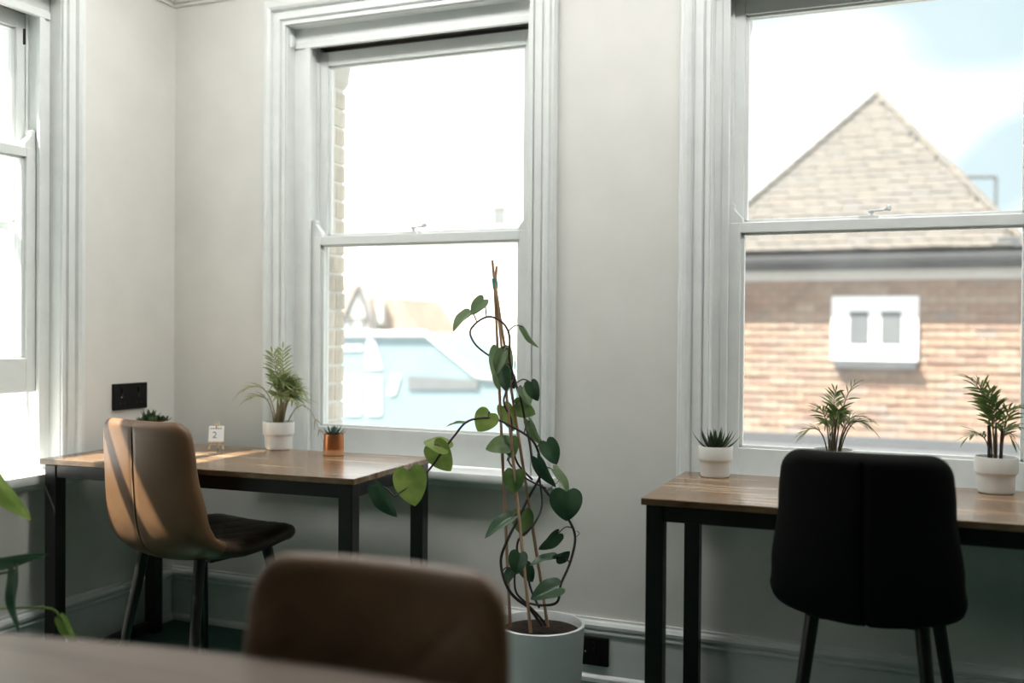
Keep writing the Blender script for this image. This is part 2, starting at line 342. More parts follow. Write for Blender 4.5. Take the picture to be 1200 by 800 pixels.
# ------------------------------------------------------------------ sash windows (local: x along wall, y outwards)
ARCH = [(0, 0.0), (0, 0.020), (0.014, 0.020), (0.016, 0.012), (0.020, 0.012), (0.024, 0.024), (0.050, 0.024), (0.053, 0.019), (0.058, 0.019), (0.062, 0.033), (0.072, 0.040), (0.084, 0.040), (0.090, 0.030), (0.098, 0.028), (0.105, 0.016), (0.105, 0)]
def sash_window(idx, loc, rotz, raise_, dirty, label, gap, sx=0.0):
    r = thing('window_%d' % idx, label, 'window', loc, rotz, kind='structure')
    mb = MB()
    rings = []
    for (px, pz, dx, dz) in ((-A, ZS+.03, -1, 0), (-A, ZT, -1, 1), (A, ZT, 1, 1), (A, ZS+.03, 1, 0)):
        rings.append([(px+dx*u, -v, pz+dz*u) for u, v in ARCH])
    mb.rings(rings); obj('architrave', mb, M['trim'], r, smooth=25)
    # reveal lining + box frame
    mb = MB()
    FI = .484
    for s in (-1, 1):
        def x(a, b): a, b = sorted((s*a, s*b)); return a, b
        e = FI+s*sx
        mb.box(*x(A-.0, A-.004), -.010, .046, ZS+.02, ZT)          # reveal lining
        mb.box(*x(A-.002, e), .044, .170, ZS, 2.402)                # pulley stile
        mb.box(*x(min(e+.016, A-.005), e-.008), .038, .056, ZS+.02, 2.385)   # staff bead
        mb.box(*x(e+.006, e-.012), .101, .108, ZS+.02, 2.40)        # parting bead
        mb.box(*x(A-.010, e-.018), .157, .174, ZS, 2.33)            # outer lining
    mb.box(-A+.004, A-.004, .044, .172, 2.402, ZT+.0)
    mb.box(-A+.004, A-.004, -.008, .046, ZT-.004, ZT+.0)
    mb.box(-A+.006, A-.006, .037, .0565, 2.376, 2.404)
    mb.box(-A+.01, A-.01, .157, .171, 2.33, 2.403)
    mb.box(-A+.03, A-.03, .044, .30, ZS-.01, ZS+.028)
    obj('window_frame', mb, M['trim'], r, bevel=.002)
    obj('head_gap_shade', MB().box(-A+.03, A-.03, .058, .1565, 2.392, 2.4015), M['timber'], r)  # dark strip that paints the shade in the gap above the upper sash
    obj('head_gap_shade', MB().box(-A+.03, A-.03, .152, .1568, 2.335, 2.4015), M['timber'], r)  # same painted shade at the back of the gap
    mb = MB()
    yo = -.058
    prof = [(.06, .712), (yo+.010, .712), (yo+.003, .709), (yo, .702), (yo, .684), (yo+.003, .677), (yo+.012, .674), (yo+.026, .672), (yo+.030, .662), (yo+.042, .652), (.0, .650), (.0, .68), (.06, .68)]
    mb.rings([[(x, a, b) for a, b in prof] for x in (-A-.118, A+.118)])
    obj('window_board', mb, M['trim'], r, smooth=25)
    obj('stone_sill', MB().box(-.47, .47, .19, .40, ZS-.08, ZS+.02), M['stone'], r, bevel=.006)
    def sash(name, y0, y1, z0, z1, top, bot, dz, horn):
        st = .438; mb = MB(); so = .481
        for s in (-1, 1):
            mb.box(min(s*st, s*so), max(s*st, s*so), y0, y1, z0+dz, z1+dz)
        mb.box(-st, st, y0, y1, z1-top+dz, z1+dz); mb.box(-st, st, y0, y1, z0+dz, z0+bot+dz)
        yb = y0+.012                                                  # stepped glazing moulding
        for (a, b, c, d) in ((-st-.001, -st+.012, z0+bot, z1-top), (st-.012, st+.001, z0+bot, z1-top)): mb.box(a, b, yb, y1-.006, c+dz, d+dz)
        for (c, d) in ((z0+bot-.001, z0+bot+.010), (z1-top-.008, z1-top+.001)): mb.box(-st, st, yb, y1-.006, c+dz, d+dz)
        o = obj(name, mb, M['trim'], r, bevel=.002); o.location.x = sx
        obj('pane', MB().box(-st+.002, st-.002, y1-.016, y1-.012, z0+bot-.002+dz, z1-top+.002+dz), dirty, o)
        if horn:
            for s in (-1, 1):
                prof = [(so, z1-.002), (so, z1+.066), (so-.014, z1+.070), (so-.022, z1+.062), (so-.020, z1+.050), (so-.030, z1+.036), (so-.044, z1+.022), (so-.050, z1+.010), (so-.050, z1-.002)]
                mb = MB(); mb.prism([(s*a, b+dz) for a, b in prof], lambda a, b, d: (a, d, b), y0+.004, y1-.004)
                obj('horn', mb, M['trim'], o, bevel=.002)
        return o
    sash('upper_sash', .110, .150, 1.590, 2.391-gap, .056, .030, 0, False)
    lo = sash('lower_sash', .060, .099, .720, 1.613, .034, .124, raise_, True)
    z = 1.613+raise_
    mb = MB().box(-.055, .005, .062, .092, z, z+.010)
    mb.lathe([(.007, 0), (.007, .012), (.012, .016), (.012, .020), (.004, .022)], (-.018, .078, z+.008), 12)
    mb.tube([(-.018, .078, z+.026), (.020, .070, z+.028), (.034, .066, z+.030)], [.004, .004, .006], 8)
    mb.lathe([(.001, 0), (.009, .004), (.011, .012), (.008, .020), (.001, .022)], (.036, .066, z+.022), 12)
    obj('sash_latch', mb, M['trim'], lo, smooth=40)
    return r
sash_window(1, (0, W1C, 0), PI/2, 0.28, M['glass'], 'white sash window in the left wall with its lower sash raised', 0)
sash_window(2, (W2C, 0, 0), 0, 0, M['glass'], 'white sash window behind the desk with the copper pot', .019, .025)
sash_window(3, (W3C, 0, 0), 0, 0, M['glass_dirty'], 'white sash window with dusty panes facing the tile-hung house', 0)
stp = on(28.5, 42, 0, -.058)
obj('sash_stop', MB().box(stp.x-.005, stp.x+.005, stp.y-.003, stp.y+.003, stp.z-.032, stp.z+.026), M['plastic'], bpy.data.objects['window_1'], world=True, bevel=.002)
for i, yc in enumerate(LEFT_OPEN[1:]): sash_window(4+i, (0, yc, 0), PI/2, 0, M['glass'], 'unseen white sash window added further along the left wall', 0)  # added out of view to let more daylight in
sash_window(6, (4.534, 0, 0), 0, 0, M['glass'], 'unseen white sash window added further along the back wall', 0)  # added out of view for extra light from the right

# brick reveals outside the panes, brick by brick
bm_head = MB().box(0, .058, 0, .065, 0, .065).mesh('brick_header')
for (wobj, fn) in ((wall_back, lambda c: [(c+s*(RV.get(c, .476)-.004), s) for s in (-1, 1)]),):
    for c in (W2C, W3C):
        for (xe, s) in fn(c):
            for row in range(20):
                for k in range(2):
                    o = link('brick', bm_head, M['brick'], wobj)
                    x = xe-.058 if s < 0 else xe
                    o.location = (x-s*random.uniform(0, .003), .176+k*.068-(.004 if row % 2 else 0), .705+row*.0775)
    for c in (W2C, W3C):
        for s in (-1, 1):
            mb = MB(); prof = [(0, .0), (.055, .03), (.060, .06), (.075, .09), (.075, .24), (0, .24)]
            mb.prism(prof, lambda a, b, d: (c+s*RV.get(c, .476)-s*a*.4, d, 2.26+b), .178, .31)
            obj('corbel', mb, M['stone'], wobj, bevel=.004)
for row in range(20):
    for k in range(2):
        o = link('brick', bm_head, M['brick'], wall_left); o.rotation_euler = (0, 0, PI/2)
        o.location = (-.176-k*.068, W1C+.472, .705+row*.0775)

# blind brackets left on the window reveals
def bracket(loc, axis, label):
    mb = MB(); pts = []
    poly = [(0, .040), (.022, .040), (.022, .012), (.016, -.004), (.006, -.010), (0, -.010)]
    if axis == 'x': mb.prism(poly, lambda a, b, d: (loc[0]+d, loc[1]-.024+a, loc[2]+b), 0, .012)
    else:
        mb.rings([[(loc[0]+d, loc[1]+.030*math.cos(t), loc[2]+.036*math.sin(t)) for t in [2*PI*k/24 for k in range(24)]] for d in (0, .012)])
    return tag(obj('blind_bracket', mb, M['trim'], bevel=.002), label, 'bracket')
bracket((W2C-A+.004, .030, 2.385), 'x', 'small white blind bracket high on the reveal of the window with the copper pot')
bracket((-.006, -.600, 2.470), 'y', 'white round blind bracket high on the left wall window casing')

# ------------------------------------------------------------------ sockets
def socket(loc, rotz, wid, hei, label, switches):
    r = thing('wall_socket', label, 'socket', loc, rotz)     # local: x along wall, y towards wall
    obj('face_plate', MB().box(-wid/2, wid/2, -.012, 0, -hei/2, hei/2), M['plastic'], r, bevel=.003)
    for sx in switches:
        obj('rocker_switch', MB().box(sx-.007, sx+.007, -.017, -.010, hei*.14, hei*.34), M['plastic'], r, bevel=.001)
        mb = MB().box(sx-.004, sx+.004, -.0128, -.0118, -.004, .012)
        for dx in (-.012, .012): mb.box(sx+dx-.004, sx+dx+.004, -.0128, -.0118, -hei*.28, -hei*.22)
        obj('pin_hole', mb, M['black'], r)
    obj('indicator', MB().lathe([(.0022, 0), (.0022, .0012)], (0, 0, 0), 10), M['dot'], r).matrix_basis = Matrix.Translation((-wid*.27, -.0118, -.002)) @ Matrix.Rotation(PI/2, 4, 'X')
    return r
socket((0, -.262, .962), PI/2, .185, .105, 'black double wall socket on the left wall above the desk', (-.045, .045))
socket((1.902, -.018, .108), 0, .11, .10, 'black socket on the white baseboard beside the planter', (0,))

# ------------------------------------------------------------------ fill lights added above the view to brighten the room
FILL = 10.0
em, t_, n_, b_ = new_mat('fill_diffuser'); b_.inputs['Base Color'].default_value = (.9, .9, .9, 1)
b_.inputs['Emission Color'].default_value = (1.0, .985, .955, 1); b_.inputs['Emission Strength'].default_value = FILL
for (lx, ly, lw) in ((1.05, -.80, 'the corner desk'), (2.75, -.80, 'the desk of the black chair'), (4.45, -.80, 'the empty right end of the room')):
    r = thing('fill_light', 'unseen fill light panel added above '+lw, 'light', (lx, ly, H-.06), group='added fill lights above the desks')
    obj('housing', MB().box(-.64, .64, -.19, .19, .012, .06), M['white_ext'], r, bevel=.004)
    obj('diffuser', MB().box(-.61, .61, -.16, .16, 0, .013), em, r)

# ------------------------------------------------------------------ desks
DZ = 0.77
def make_desk(name, label, loc, rot, L, D):
    r = thing(name, label, 'desk', loc, rot)                 # origin = front left corner on the floor, +y to the wall
    obj('desktop', MB().box(0, L, 0, D, DZ-.020, DZ), M['wood'], r, bevel=.0025)
    g = .012; t = .05
    for x in (g, L-g-t):
        for y in (g, D-g-t): obj('leg', MB().box(x, x+t, y, y+t, 0, DZ-.021), M['black'], r, bevel=.003)
        obj('side_rail', MB().box(x+.004, x+t-.004, g+t, D-g-t, DZ-.066, DZ-.021), M['black'], r, bevel=.002)
        obj('foot_rail', MB().box(x+.006, x+t-.006, g+t, D-g-t, .015, .050), M['black'], r, bevel=.002)
    for y in (g, D-g-t): obj('long_rail', MB().box(g+t, L-g-t, y+.004, y+t-.004, DZ-.066, DZ-.021), M['black'], r, bevel=.002)
    return r
D1ROT = math.radians(2.9)
make_desk('desk', 'wooden desk with black steel legs in the corner, holding the copper pot', (.068, -.765, 0), D1ROT, 1.262, .60)
make_desk('desk', 'wooden desk with black steel legs beneath the dusty window, black chair drawn up', (2.243, -.655, 0), math.radians(1.2), 1.27, .595)

# ------------------------------------------------------------------ chairs
def make_chair(m, label, thread, seatm=None):
    r = thing('desk_chair', label, 'chair')
    path = smooth_path([(0, -.272, .938), (0, -.268, .83), (0, -.260, .70), (0, -.246, .595), (0, -.216, .53), (0, -.152, .497), (0, -.05, .488), (0, .08, .494), (0, .17, .506), (0, .225, .507), (0, .262, .490)], 8)
    N = len(path); L = [0]
    for i in range(1, N): L.append(L[-1]+(path[i]-path[i-1]).length)
    T = L[-1]
    def lerp(tab, s):
        for (a, b), (c, d) in zip(tab, tab[1:]):
            if a <= s <= c: u = (s-a)/(c-a); return b+(d-b)*(u*u*(3-2*u))
        return tab[-1][1]
    WID = [(0, .415), (.15, .435), (.36, .478), (.48, .492), (.62, .485), (.85, .465), (1, .43)]
    def ring(s):
        # point and direction on the path
        d = s*T; i = 0
        while i < N-2 and L[i+1] < d: i += 1
        u = (d-L[i])/(L[i+1]-L[i]); p = path[i].lerp(path[i+1], u)
        tan = (path[min(i+2, N-1)]-path[max(i-1, 0)]).normalized()
        nin = Vector((1, 0, 0)).cross(tan) * -1
        if nin.dot(Vector((0, .6, .8))) < 0: nin = -nin
        wd = lerp(WID, s)/2; h = .027+.006*s
        e = min(d, T-d); rc = .055 if d < T/2 else .07
        if e < rc: wd -= rc*(1-math.sqrt(max(0, 1-(1-e/rc)**2)))
        if e < h: h *= math.sqrt(max(.02, 1-(1-e/h)**2))
        out = []; U = [1-2*k/48 for k in range(49)]
        for c, sg in [(c, 1) for c in U]+[(c, -1) for c in U[-2:0:-1]]:
            c = .55*c+.45*math.sin(c*PI/2)
            x = c*wd; off = sg*h*math.sqrt(max(0, 1-abs(c)**9))
            if off > 0 and h > .01:
                a = (x+d)/.105; b = (x-d)/.105
                g = min(abs(a-round(a)), abs(b-round(b)))
                edge = min(1, max(0, (wd-abs(x))/.03))*min(1, max(0, (e-.02)/.03))
                off -= .0028*math.exp(-(g/.075)**2)*edge
            if off < 0 and s < .62:
                off += (.005 if .03 < s < .58 else .003)*math.exp(-(x/.0045)**2)
            wrap = (.045*(1-min(1, max(0, (s-.45)/.25)))+.012)*(x/.24)**2*(0.8+0.2*min(1, s/.3))
            out.append(p+Vector((x, 0, 0))+nin*(off+wrap))
        return out
    J = .575
    def part(s0, s1, cnt):
        mb = MB(); ss = []
        for i in range(cnt+1):
            u = i/cnt; ss.append(s0+(s1-s0)*u)
        if s0 == 0: ss = [0, .002, .006, .012, .02, .03, .042, .056]+[s for s in ss if s > .066]
        if s1 == 1: ss = [s for s in ss if s < .93]+[.944, .956, .967, .976, .984, .991, .996, .9985, 1]
        mb.rings([ring(s) for s in ss]); return mb
    obj('backrest', part(0, J, 72), m, r, smooth=70)
    obj('seat', part(J-.004, 1, 56), seatm or m, r, smooth=70)
    # stitched welt down the middle of the back
    pts = []
    for i in range(40):
        s = .02+i/39*.54; rg = ring(s)
        pts.append(rg[72]+Vector((-.004, 0, 0))+(rg[72]-rg[24]).normalized()*.0025)
    obj('back_seam', MB().tube(pts, .0022, 6), thread, r, smooth=60)
    obj('leg_mount', MB().box(-.13, .13, -.08, .14, .452, .470), M['black'], r, bevel=.004)
    for sx in (-1, 1):
        for (xt, xb, yt, yb) in ((.138, .188, -.135, -.215), (.165, .232, .14, .215)):
            mb = MB().tube([(sx*xt, yt, .475), (sx*(xt+xb)/2, (yt+yb)/2, .25), (sx*xb, yb, .004), (sx*xb, yb, 0)], [.019, .017, .0125, .0115], 16)
            obj('leg', mb, M['black'], r, smooth=50)
    return r
ch1 = make_chair(M['brown'], 'brown leather chair with sunlit back drawn up to the corner desk', M['thread'], M['seat_dark'])
ch1.location = (.662, -.605, 0); ch1.rotation_euler = (0, 0, math.radians(-9))
ch3 = copy_tree(ch1); ch3['label'] = 'brown quilted leather chair behind the bare table top'
ch3.scale = (.97, .97, .97); ch3.location = (2.290, -2.425, 0); ch3.rotation_euler = (0, 0, PI+math.radians(1))
ch2 = make_chair(M['charcoal'], 'black upholstered chair at the desk beneath the dusty window', M['thread_black'])
ch2.location = (2.848, -.462, 0); ch2.rotation_euler = (0, 0, math.radians(-1))

# ------------------------------------------------------------------ table in the foreground
tb = thing('meeting_table', 'bare brown wooden table in front of the quilted brown chair', 'table', (2.38, -2.75, 0))
TZ = .78
edge = []
for i in range(33):
    x = -1.15+2.3*i/32; edge.append((x, .495-x*x/5.8))
top = edge+[(x, -y) for x, y in reversed(edge)]
mb = MB(); mb.prism(top, lambda a, b, d: (a, b, d), TZ-.028, TZ); obj('table_top', mb, M['wood2'], tb, bevel=.004)
for sx in (-1, 1):
    for sy in (-1, 1): obj('leg', MB().box(sx*.93-.03, sx*.93+.03, sy*.24-.03, sy*.24+.03, 0, TZ-.03), M['black'], tb, bevel=.003)
    obj('side_rail', MB().box(sx*.93-.02, sx*.93+.02, -.21, .21, TZ-.075, TZ-.03), M['black'], tb)

# ------------------------------------------------------------------ pots and desk plants
R_T, R_L, P_H = .060, .0515, .108
POT = [(.002, .0), (.044, 0), (.049, .003), (R_L, .010), (R_L+.001, .050), (R_L+.003, .056), (R_T-.001, .060), (R_T, .064), (R_T+.001, .104), (R_T, P_H), (R_T-.003, P_H), (R_T-.005, .104), (R_T-.006, .085), (.002, .085)]
pot_me = MB().lathe(POT, n=48).mesh('ceramic_pot', 35)
soil_me = MB().lathe([(.002, .084), (R_T-.0062, .084), (R_T-.0064, .093), (.03, .096), (.002, .097)], n=32).mesh('soil', 40)
def potted(name, label, loc, sc=1.0, rot=0):
    r = thing(name, label, 'plant', loc, rot); r.scale = (sc, sc, sc)
    link('pot', pot_me, M['pot'], r); link('soil', soil_me, M['soil'], r)
    return r
def blade(mb, base, d, up, L, W, curve, n=6, thick=0.35):
    # a fleshy pointed leaf
    d = Vector(d).normalized(); up = Vector(up); side = d.cross(up).normalized(); nrm = side.cross(d).normalized()
    rings = []
    for i in range(n+1):
        t = i/n; wv = W*(math.sin(PI*min(1, t*.62+.22))**1.0)*(1-t**2.2)+.0002
        c = Vector(base)+d*(L*t)+nrm*(curve*L*t*t)
        rings.append([c+side*wv, c+nrm*wv*.15, c-side*wv, c-nrm*wv*thick*1.6])
    mb.rings(rings)
def succulent(r, m, n, L, W, z0, lo, hi, rbase, seed, curve=.25):
    rd = random.Random(seed)
    for i in range(n):
        t = i/(n-1); a = i*2.39996+rd.uniform(-.2, .2); el = lo+(hi-lo)*t+rd.uniform(-.1, .1)
        out = Vector((math.cos(a), math.sin(a), 0)); d = out*math.cos(el)+Vector((0, 0, math.sin(el)))
        mb = MB(); blade(mb, out*rbase*(1-t)+Vector((0, 0, z0)), d, (0, 0, 1) if el < 1.4 else (1, 0, 0), L*(1-.35*t)*rd.uniform(.85, 1.1), W*(1-.3*t), curve)
        obj('leaf', mb, m, r, smooth=60)
s2 = potted('potted_succulent', 'dark spiky succulent in a white pot at the desk end by the window casing', (2.348, -.142, DZ), .93)
succulent(s2, M['succ_dark'], 28, .092, .010, .094, .42, 1.38, .022, 3)
s1 = potted('potted_succulent', 'dark rosette succulent in a white pot behind the sunlit brown chair', (.205, -.365, DZ), .86)
for (ox, oy, oz, k) in ((0, 0, .135, 1.25), (-.038, .015, .118, 1.0), (.042, -.022, .120, 1.05), (.01, .035, .12, .9), (-.01, -.04, .115, .9), (.055, .03, .128, .7)):
    for i in range(12):
        a = i*2.39996+ox*40; el = .1+i*.1; out = Vector((math.cos(a), math.sin(a), 0))
        mb = MB(); blade(mb, Vector((ox, oy, oz))+out*.006, out*math.cos(el)+Vector((0, 0, math.sin(el))), (0, 0, 1), .048*k*(1-.025*i), .011*k, .2)
        obj('leaf', mb, M['rosette'], s1, smooth=60)
# copper pot
cp = thing('copper_pot', 'copper pot with a small grey-green succulent on the corner desk', 'plant', (.940, -.213, DZ))
obj('pot', MB().lathe([(.002, .022), (.0385, .022), (.0385, .030), (.0375, .060), (.0360, .080), (.0345, .080), (.0345, .070), (.002, .070)], n=40), M['copper'], cp, smooth=35)
obj('pot_base', MB().lathe([(.002, 0), (.036, 0), (.0385, .003), (.0388, .022), (.002, .022)], n=40), M['copper_lo'], cp, smooth=35)
obj('soil', MB().lathe([(.002, .066), (.0344, .066), (.0344, .074), (.002, .076)], n=28), M['soil'], cp, smooth=40)
succulent(cp, M['succ_grey'], 30, .052, .0065, .075, .15, 1.3, .012, 9)

# parlour palms
def frond(parent, p0, p1, p2, nl, ll, m, sm, rd, droop=.25, wid=.0042, name='frond'):
    p0, p1, p2 = Vector(p0), Vector(p1), Vector(p2)
    def q(t): return p0*(1-t)**2+p1*2*t*(1-t)+p2*t*t
    mb = MB(); mb.tube([q(i/14) for i in range(15)], [.0026-.0018*i/14 for i in range(15)], 6)
    st = obj('stem', mb, sm, parent, smooth=60)
    mb = MB()
    for i in range(nl):
        t = .45+.55*i/(nl-1); c = q(t); tg = (q(min(1, t+.02))-q(t-.02)).normalized()
        side = tg.cross(Vector((0, 0, 1)))
        if side.length < .45: side = tg.cross(Vector((_f.x, _f.y, 0))+Vector((rd.uniform(-.2, .2), rd.uniform(-.2, .2), 0)))
        side.normalize(); up = side.cross(tg)
        for s in ((-1, 1) if i < nl-1 else (0,)):
            d = (tg*(.85+.3*t)+side*s*rd.uniform(.9, 1.35)*(1.0-.25*t)+up*rd.uniform(-.1, .4)+Vector((rd.uniform(-1, 1), rd.uniform(-1, 1), rd.uniform(-1, 1)))*.12).normalized()
            l = ll*rd.uniform(.85, 1.2)*(1-.40*abs(t-.62)/.4)
            sd = d.cross(up).normalized(); nrm = sd.cross(d)
            rows = []
            for k in range(6):
                u = k/5; wv = wid*math.sin(PI*(u*.9+.08))+.0002
                cc = c+d*l*u-Vector((0, 0, 1))*l*droop*u*u+nrm*0
                rows.append((cc+sd*wv+nrm*wv*.35, cc, cc-sd*wv+nrm*wv*.35))
            b = len(mb.v)
            for a in rows: mb.v += [tuple(x) for x in a]
            for k in range(5):
                for j in range(2): mb.f.append((b+k*3+j, b+k*3+j+1, b+(k+1)*3+j+1, b+(k+1)*3+j))
    me = bpy.data.meshes.new(name); me.from_pydata(mb.v, [], mb.f); me.shade_smooth()
    link(name, me, m, st)
    return st
def palm(r, fr, m, sm, seed, ll=.05, wid=.0042):
    rd = random.Random(seed)
    ex = RGT.copy(); ex.z = 0; ex.normalize(); ey = Vector((_f.x, _f.y, 0)).normalized()
    for (bx, by, mx, my, mz, tx, ty, tz, nl) in fr:
        f = lambda a, b, z: ex*a+ey*b+Vector((0, 0, z))
        frond(r, f(bx, by, .092), f(mx, my, mz), f(tx, ty, tz), nl, ll, m, sm, rd, wid=wid)
def fan(n, seed, rx0, rx1, z0, z1, spread=.022):
    rd = random.Random(seed); out = []
    for i in range(n):
        a = i*2.39996+rd.uniform(-.3, .3); rr = rd.uniform(.35, 1.0); t = rd.random()
        bx, by = math.cos(a)*spread*rr, math.sin(a)*spread*rr
        tx = math.cos(a)*(rx1 if math.cos(a) > 0 else -rx0)*rr; ty = math.sin(a)*.09*rr
        tz = z0+(z1-z0)*(1-rr)+rd.uniform(-.02, .03)
        out.append((bx, by, bx*1.4+tx*.22, by*1.4+ty*.22, tz*1.08+.02, tx, ty, tz, rd.randint(9, 12)))
    return out
p1 = potted('potted_palm', 'full pale-green parlour palm in a white pot against the window casing', (.648, -.150, DZ), 1.0)
palm(p1, [(0, 0, .0, .0, .28, -.022, -.02, .375, 12), (.006, .0, .02, .0, .28, .012, .01, .39, 11), (-.01, 0, -.03, -.01, .30, -.135, -.03, .225, 11), (-.02, .01, -.03, .0, .24, -.10, -.05, .20, 10)]
     + fan(22, 11, .135, .125, .20, .28), M['palm_pale'], M['palm_stem_pale'], 4, .066, .0036)
ex = RGT.copy(); ex.z = 0; ex.normalize()
frond(p1, ex*.03+Vector((0, 0, .09)), ex*.10+Vector((0, 0, .28)), ex*.185+Vector((0, -.02, .03)), 6, .03, M['dry'], M['dry'], random.Random(2), .5, .002, 'dry_frond')
p2 = potted('potted_palm', 'feathery parlour palm behind the black chair with its pot out of sight', (2.715, -.135, DZ), 1.0)
palm(p2, [(-.012, 0, -.02, 0, .25, -.06, -.02, .235, 10), (.0, .01, .0, .01, .25, .012, .02, .285, 11), (.01, .01, .03, .02, .29, .085, .03, .315, 6), (.015, 0, .03, 0, .25, .115, .0, .20, 10), (.018, .005, .04, .01, .25, .13, .01, .165, 9), (-.018, .0, -.035, 0, .21, -.10, -.01, .155, 10)]
     + fan(8, 21, .08, .10, .17, .25, .02), M['palm'], M['palm_stem'], 5, .056, .0024)
p3 = potted('potted_palm', 'leaning parlour palm with dark canes in a white pot beside the black chair', (3.176, -.106, DZ), 1.0)
palm(p3, [(-.012, 0, -.02, 0, .33, -.105, -.01, .345, 7), (-.008, .01, -.015, .01, .31, -.06, .02, .33, 9), (-.01, -.01, -.02, -.02, .25, -.035, -.03, .305, 10), (-.006, .0, -.01, .0, .24, -.03, .01, .285, 10), (-.004, -.01, -.008, -.01, .22, -.012, -.02, .265, 9), (-.015, .0, -.03, .0, .20, -.09, -.02, .17, 7),
          (.012, .0, .02, .0, .27, .08, .0, .25, 8), (.015, .01, .02, .02, .22, .085, .03, .19, 7), (.01, -.01, .012, -.02, .22, .02, -.03, .25, 5), (.012, .0, .02, .0, .22, .045, .0, .16, 5)], M['palm'], M['palm_stem'], 8, .062, .0032)
for x in (-.022, -.002, .014):
    mb = MB(); b = ex*x
    mb.tube([b+Vector((0, 0, .088)), b*1.0+Vector((0, 0, .14)), b*1.15+Vector((0, 0, .20))], [.0048, .0046, .003], 8); obj('cane', mb, M['vine'], p3, smooth=60)

# desk calendar on a small easel
cal = thing('desk_calendar', 'tiny white calendar card on a pale wooden easel on the corner desk', 'calendar', (.437, -.262, DZ), math.radians(30))
Rt = Matrix.Rotation(math.radians(-12), 4, 'X')
def easel(mb, name, m, par): 
    o = obj(name, mb, m, par, bevel=.0008); o.matrix_basis = Rt; return o
for sx in (-1, 1): easel(MB().prism([(sx*.024, 0), (sx*.030, 0), (sx*.008, .108), (sx*.002, .108)], lambda a, b, d: (a, d, b), -.002, .004), 'easel_leg', M['pale_wood'], cal)
obj('easel_leg', MB().tube([(0, .006, .098), (0, .048, 0)], .003, 6), M['pale_wood'], cal)
easel(MB().box(-.030, .030, -.010, .0, .024, .031), 'ledge', M['pale_wood'], cal)
card = easel(MB().box(-.029, .029, -.006, -.003, .031, .090), 'card', M['card'], cal)
mb = MB()
for x in (-.019, -.010, -.001, .008, .017): mb.box(x-.003, x+.003, -.0066, -.0060, .078, .082)
obj('printing', mb, M['ink'], card)
tcu = bpy.data.curves.new('numeral', 'FONT'); tcu.body = '2'; tcu.size = .036; tcu.extrude = .0002; tcu.align_x = 'CENTER'
to = bpy.data.objects.new('tmp', tcu); COL.objects.link(to); bpy.context.view_layer.update()
me = bpy.data.meshes.new_from_object(to); bpy.data.objects.remove(to)
num = link('numeral', me, M['ink'], card); num.rotation_euler = (PI/2, 0, 0); num.location = (-.006, -.0063, .043)

# ------------------------------------------------------------------ heart-leaved climber in the white planter
PD = 3.30
pc = on(633, 729, 2, .285)
pl = thing('potted_climber', 'trailing heart-leaved climber on bamboo canes in a white planter', 'plant', (pc.x, pc.y, 0))
PR = .146; PH = .285
pot = obj('planter', MB().lathe([(.002, 0), (.112, 0), (.120, .004), (.126, .02), (.138, .12), (PR-.001, PH-.01), (PR, PH-.002), (PR-.003, PH), (PR-.009, PH), (PR-.011, PH-.004), (PR-.014, PH-.05), (.002, PH-.05)], n=72), M['planter'], pl, smooth=35)
obj('soil', MB().lathe([(.002, PH-.051), (PR-.0145, PH-.051), (PR-.014, PH-.028), (.10, PH-.024), (.05, PH-.030), (.002, PH-.026)], n=48), M['soil'], pot, smooth=50)
def tubeo(pix, rad, m, name='vine', n=6, seg=6):
    pts = smooth_path([at(x, y, PD+dd) for x, y, dd in pix], seg)
    r = [rad[0]+(rad[1]-rad[0])*i/(len(pts)-1) for i in range(len(pts))] if hasattr(rad, '__len__') else rad
    obj(name, MB().tube(pts, r, 8), m, pl, smooth=60, world=True); return pts
top = at(580, 333, PD)
for (tx, ty, bx, by, bd, tdd) in ((577, 305, 598, 734, .05, .0), (582, 312, 622, 741, -.06, .01), (581, 322, 642, 734, .05, -.005)):
    a = at(tx, ty, PD+tdd*.3); b = at(bx, by, PD+bd)
    m_ = at(580+(tx-580)*.15, 333, PD+tdd)
    pts = [a, m_]
    for i in range(1, 13): pts.append(m_.lerp(b, i/12))
    rad = [.0042]+[.0044+(.0006 if i % 3 == 0 else 0)+.0010*i/12 for i in range(13)]
    obj('cane', MB().tube(pts, rad, 8), M['cane'], pl, smooth=60, world=True)
obj('tie', MB().tube([at(579, 326, PD), at(580, 331, PD), at(580.5, 338, PD)], [.0085, .009, .0085], 12), M['tie'], pl, smooth=60, world=True)
V = []
V.append(tubeo([(635, 733, .0), (621, 713, .0), (606, 702, -.02), (597, 692, -.03), (590, 676, -.02), (587, 655, -.01), (594, 634, 0), (605, 612, .02), (621, 580, .03), (632, 560, .02), (634, 545, .0), (630, 527, -.02), (622, 514, -.03), (604, 502, -.05), (577, 490, -.07), (549, 493, -.09), (532, 511, -.10), (516, 532, -.12), (503, 550, -.13), (487, 565, -.14), (462, 581, -.16)], (.0052, .0030), M['vine']))
V.append(tubeo([(640, 733, .02), (632, 722, .02), (616, 706, .0), (605, 694, -.03), (603, 676, -.05), (606, 660, -.06)], (.0042, .003), M['vine']))
V.append(tubeo([(616, 706, .0), (636, 709, -.03), (653, 705, -.05), (657, 685, -.05), (668, 659, -.04), (674, 630, -.02), (666, 608, -.03), (650, 588, -.02), (634, 568, .0)], (.0040, .0044), M['vine']))
V.append(tubeo([(634, 560, .02), (625, 545, .02), (621, 520, .03), (616, 497, .03), (611, 470, .02), (603, 445, .0), (597, 420, -.02), (597, 394, -.03), (590, 379, -.03), (575, 371, -.03), (561, 376, -.03), (551, 388, -.03), (556, 402, -.03), (568, 413, -.02), (578, 419, -.01)], (.0044, .0030), M['vine_purple']))
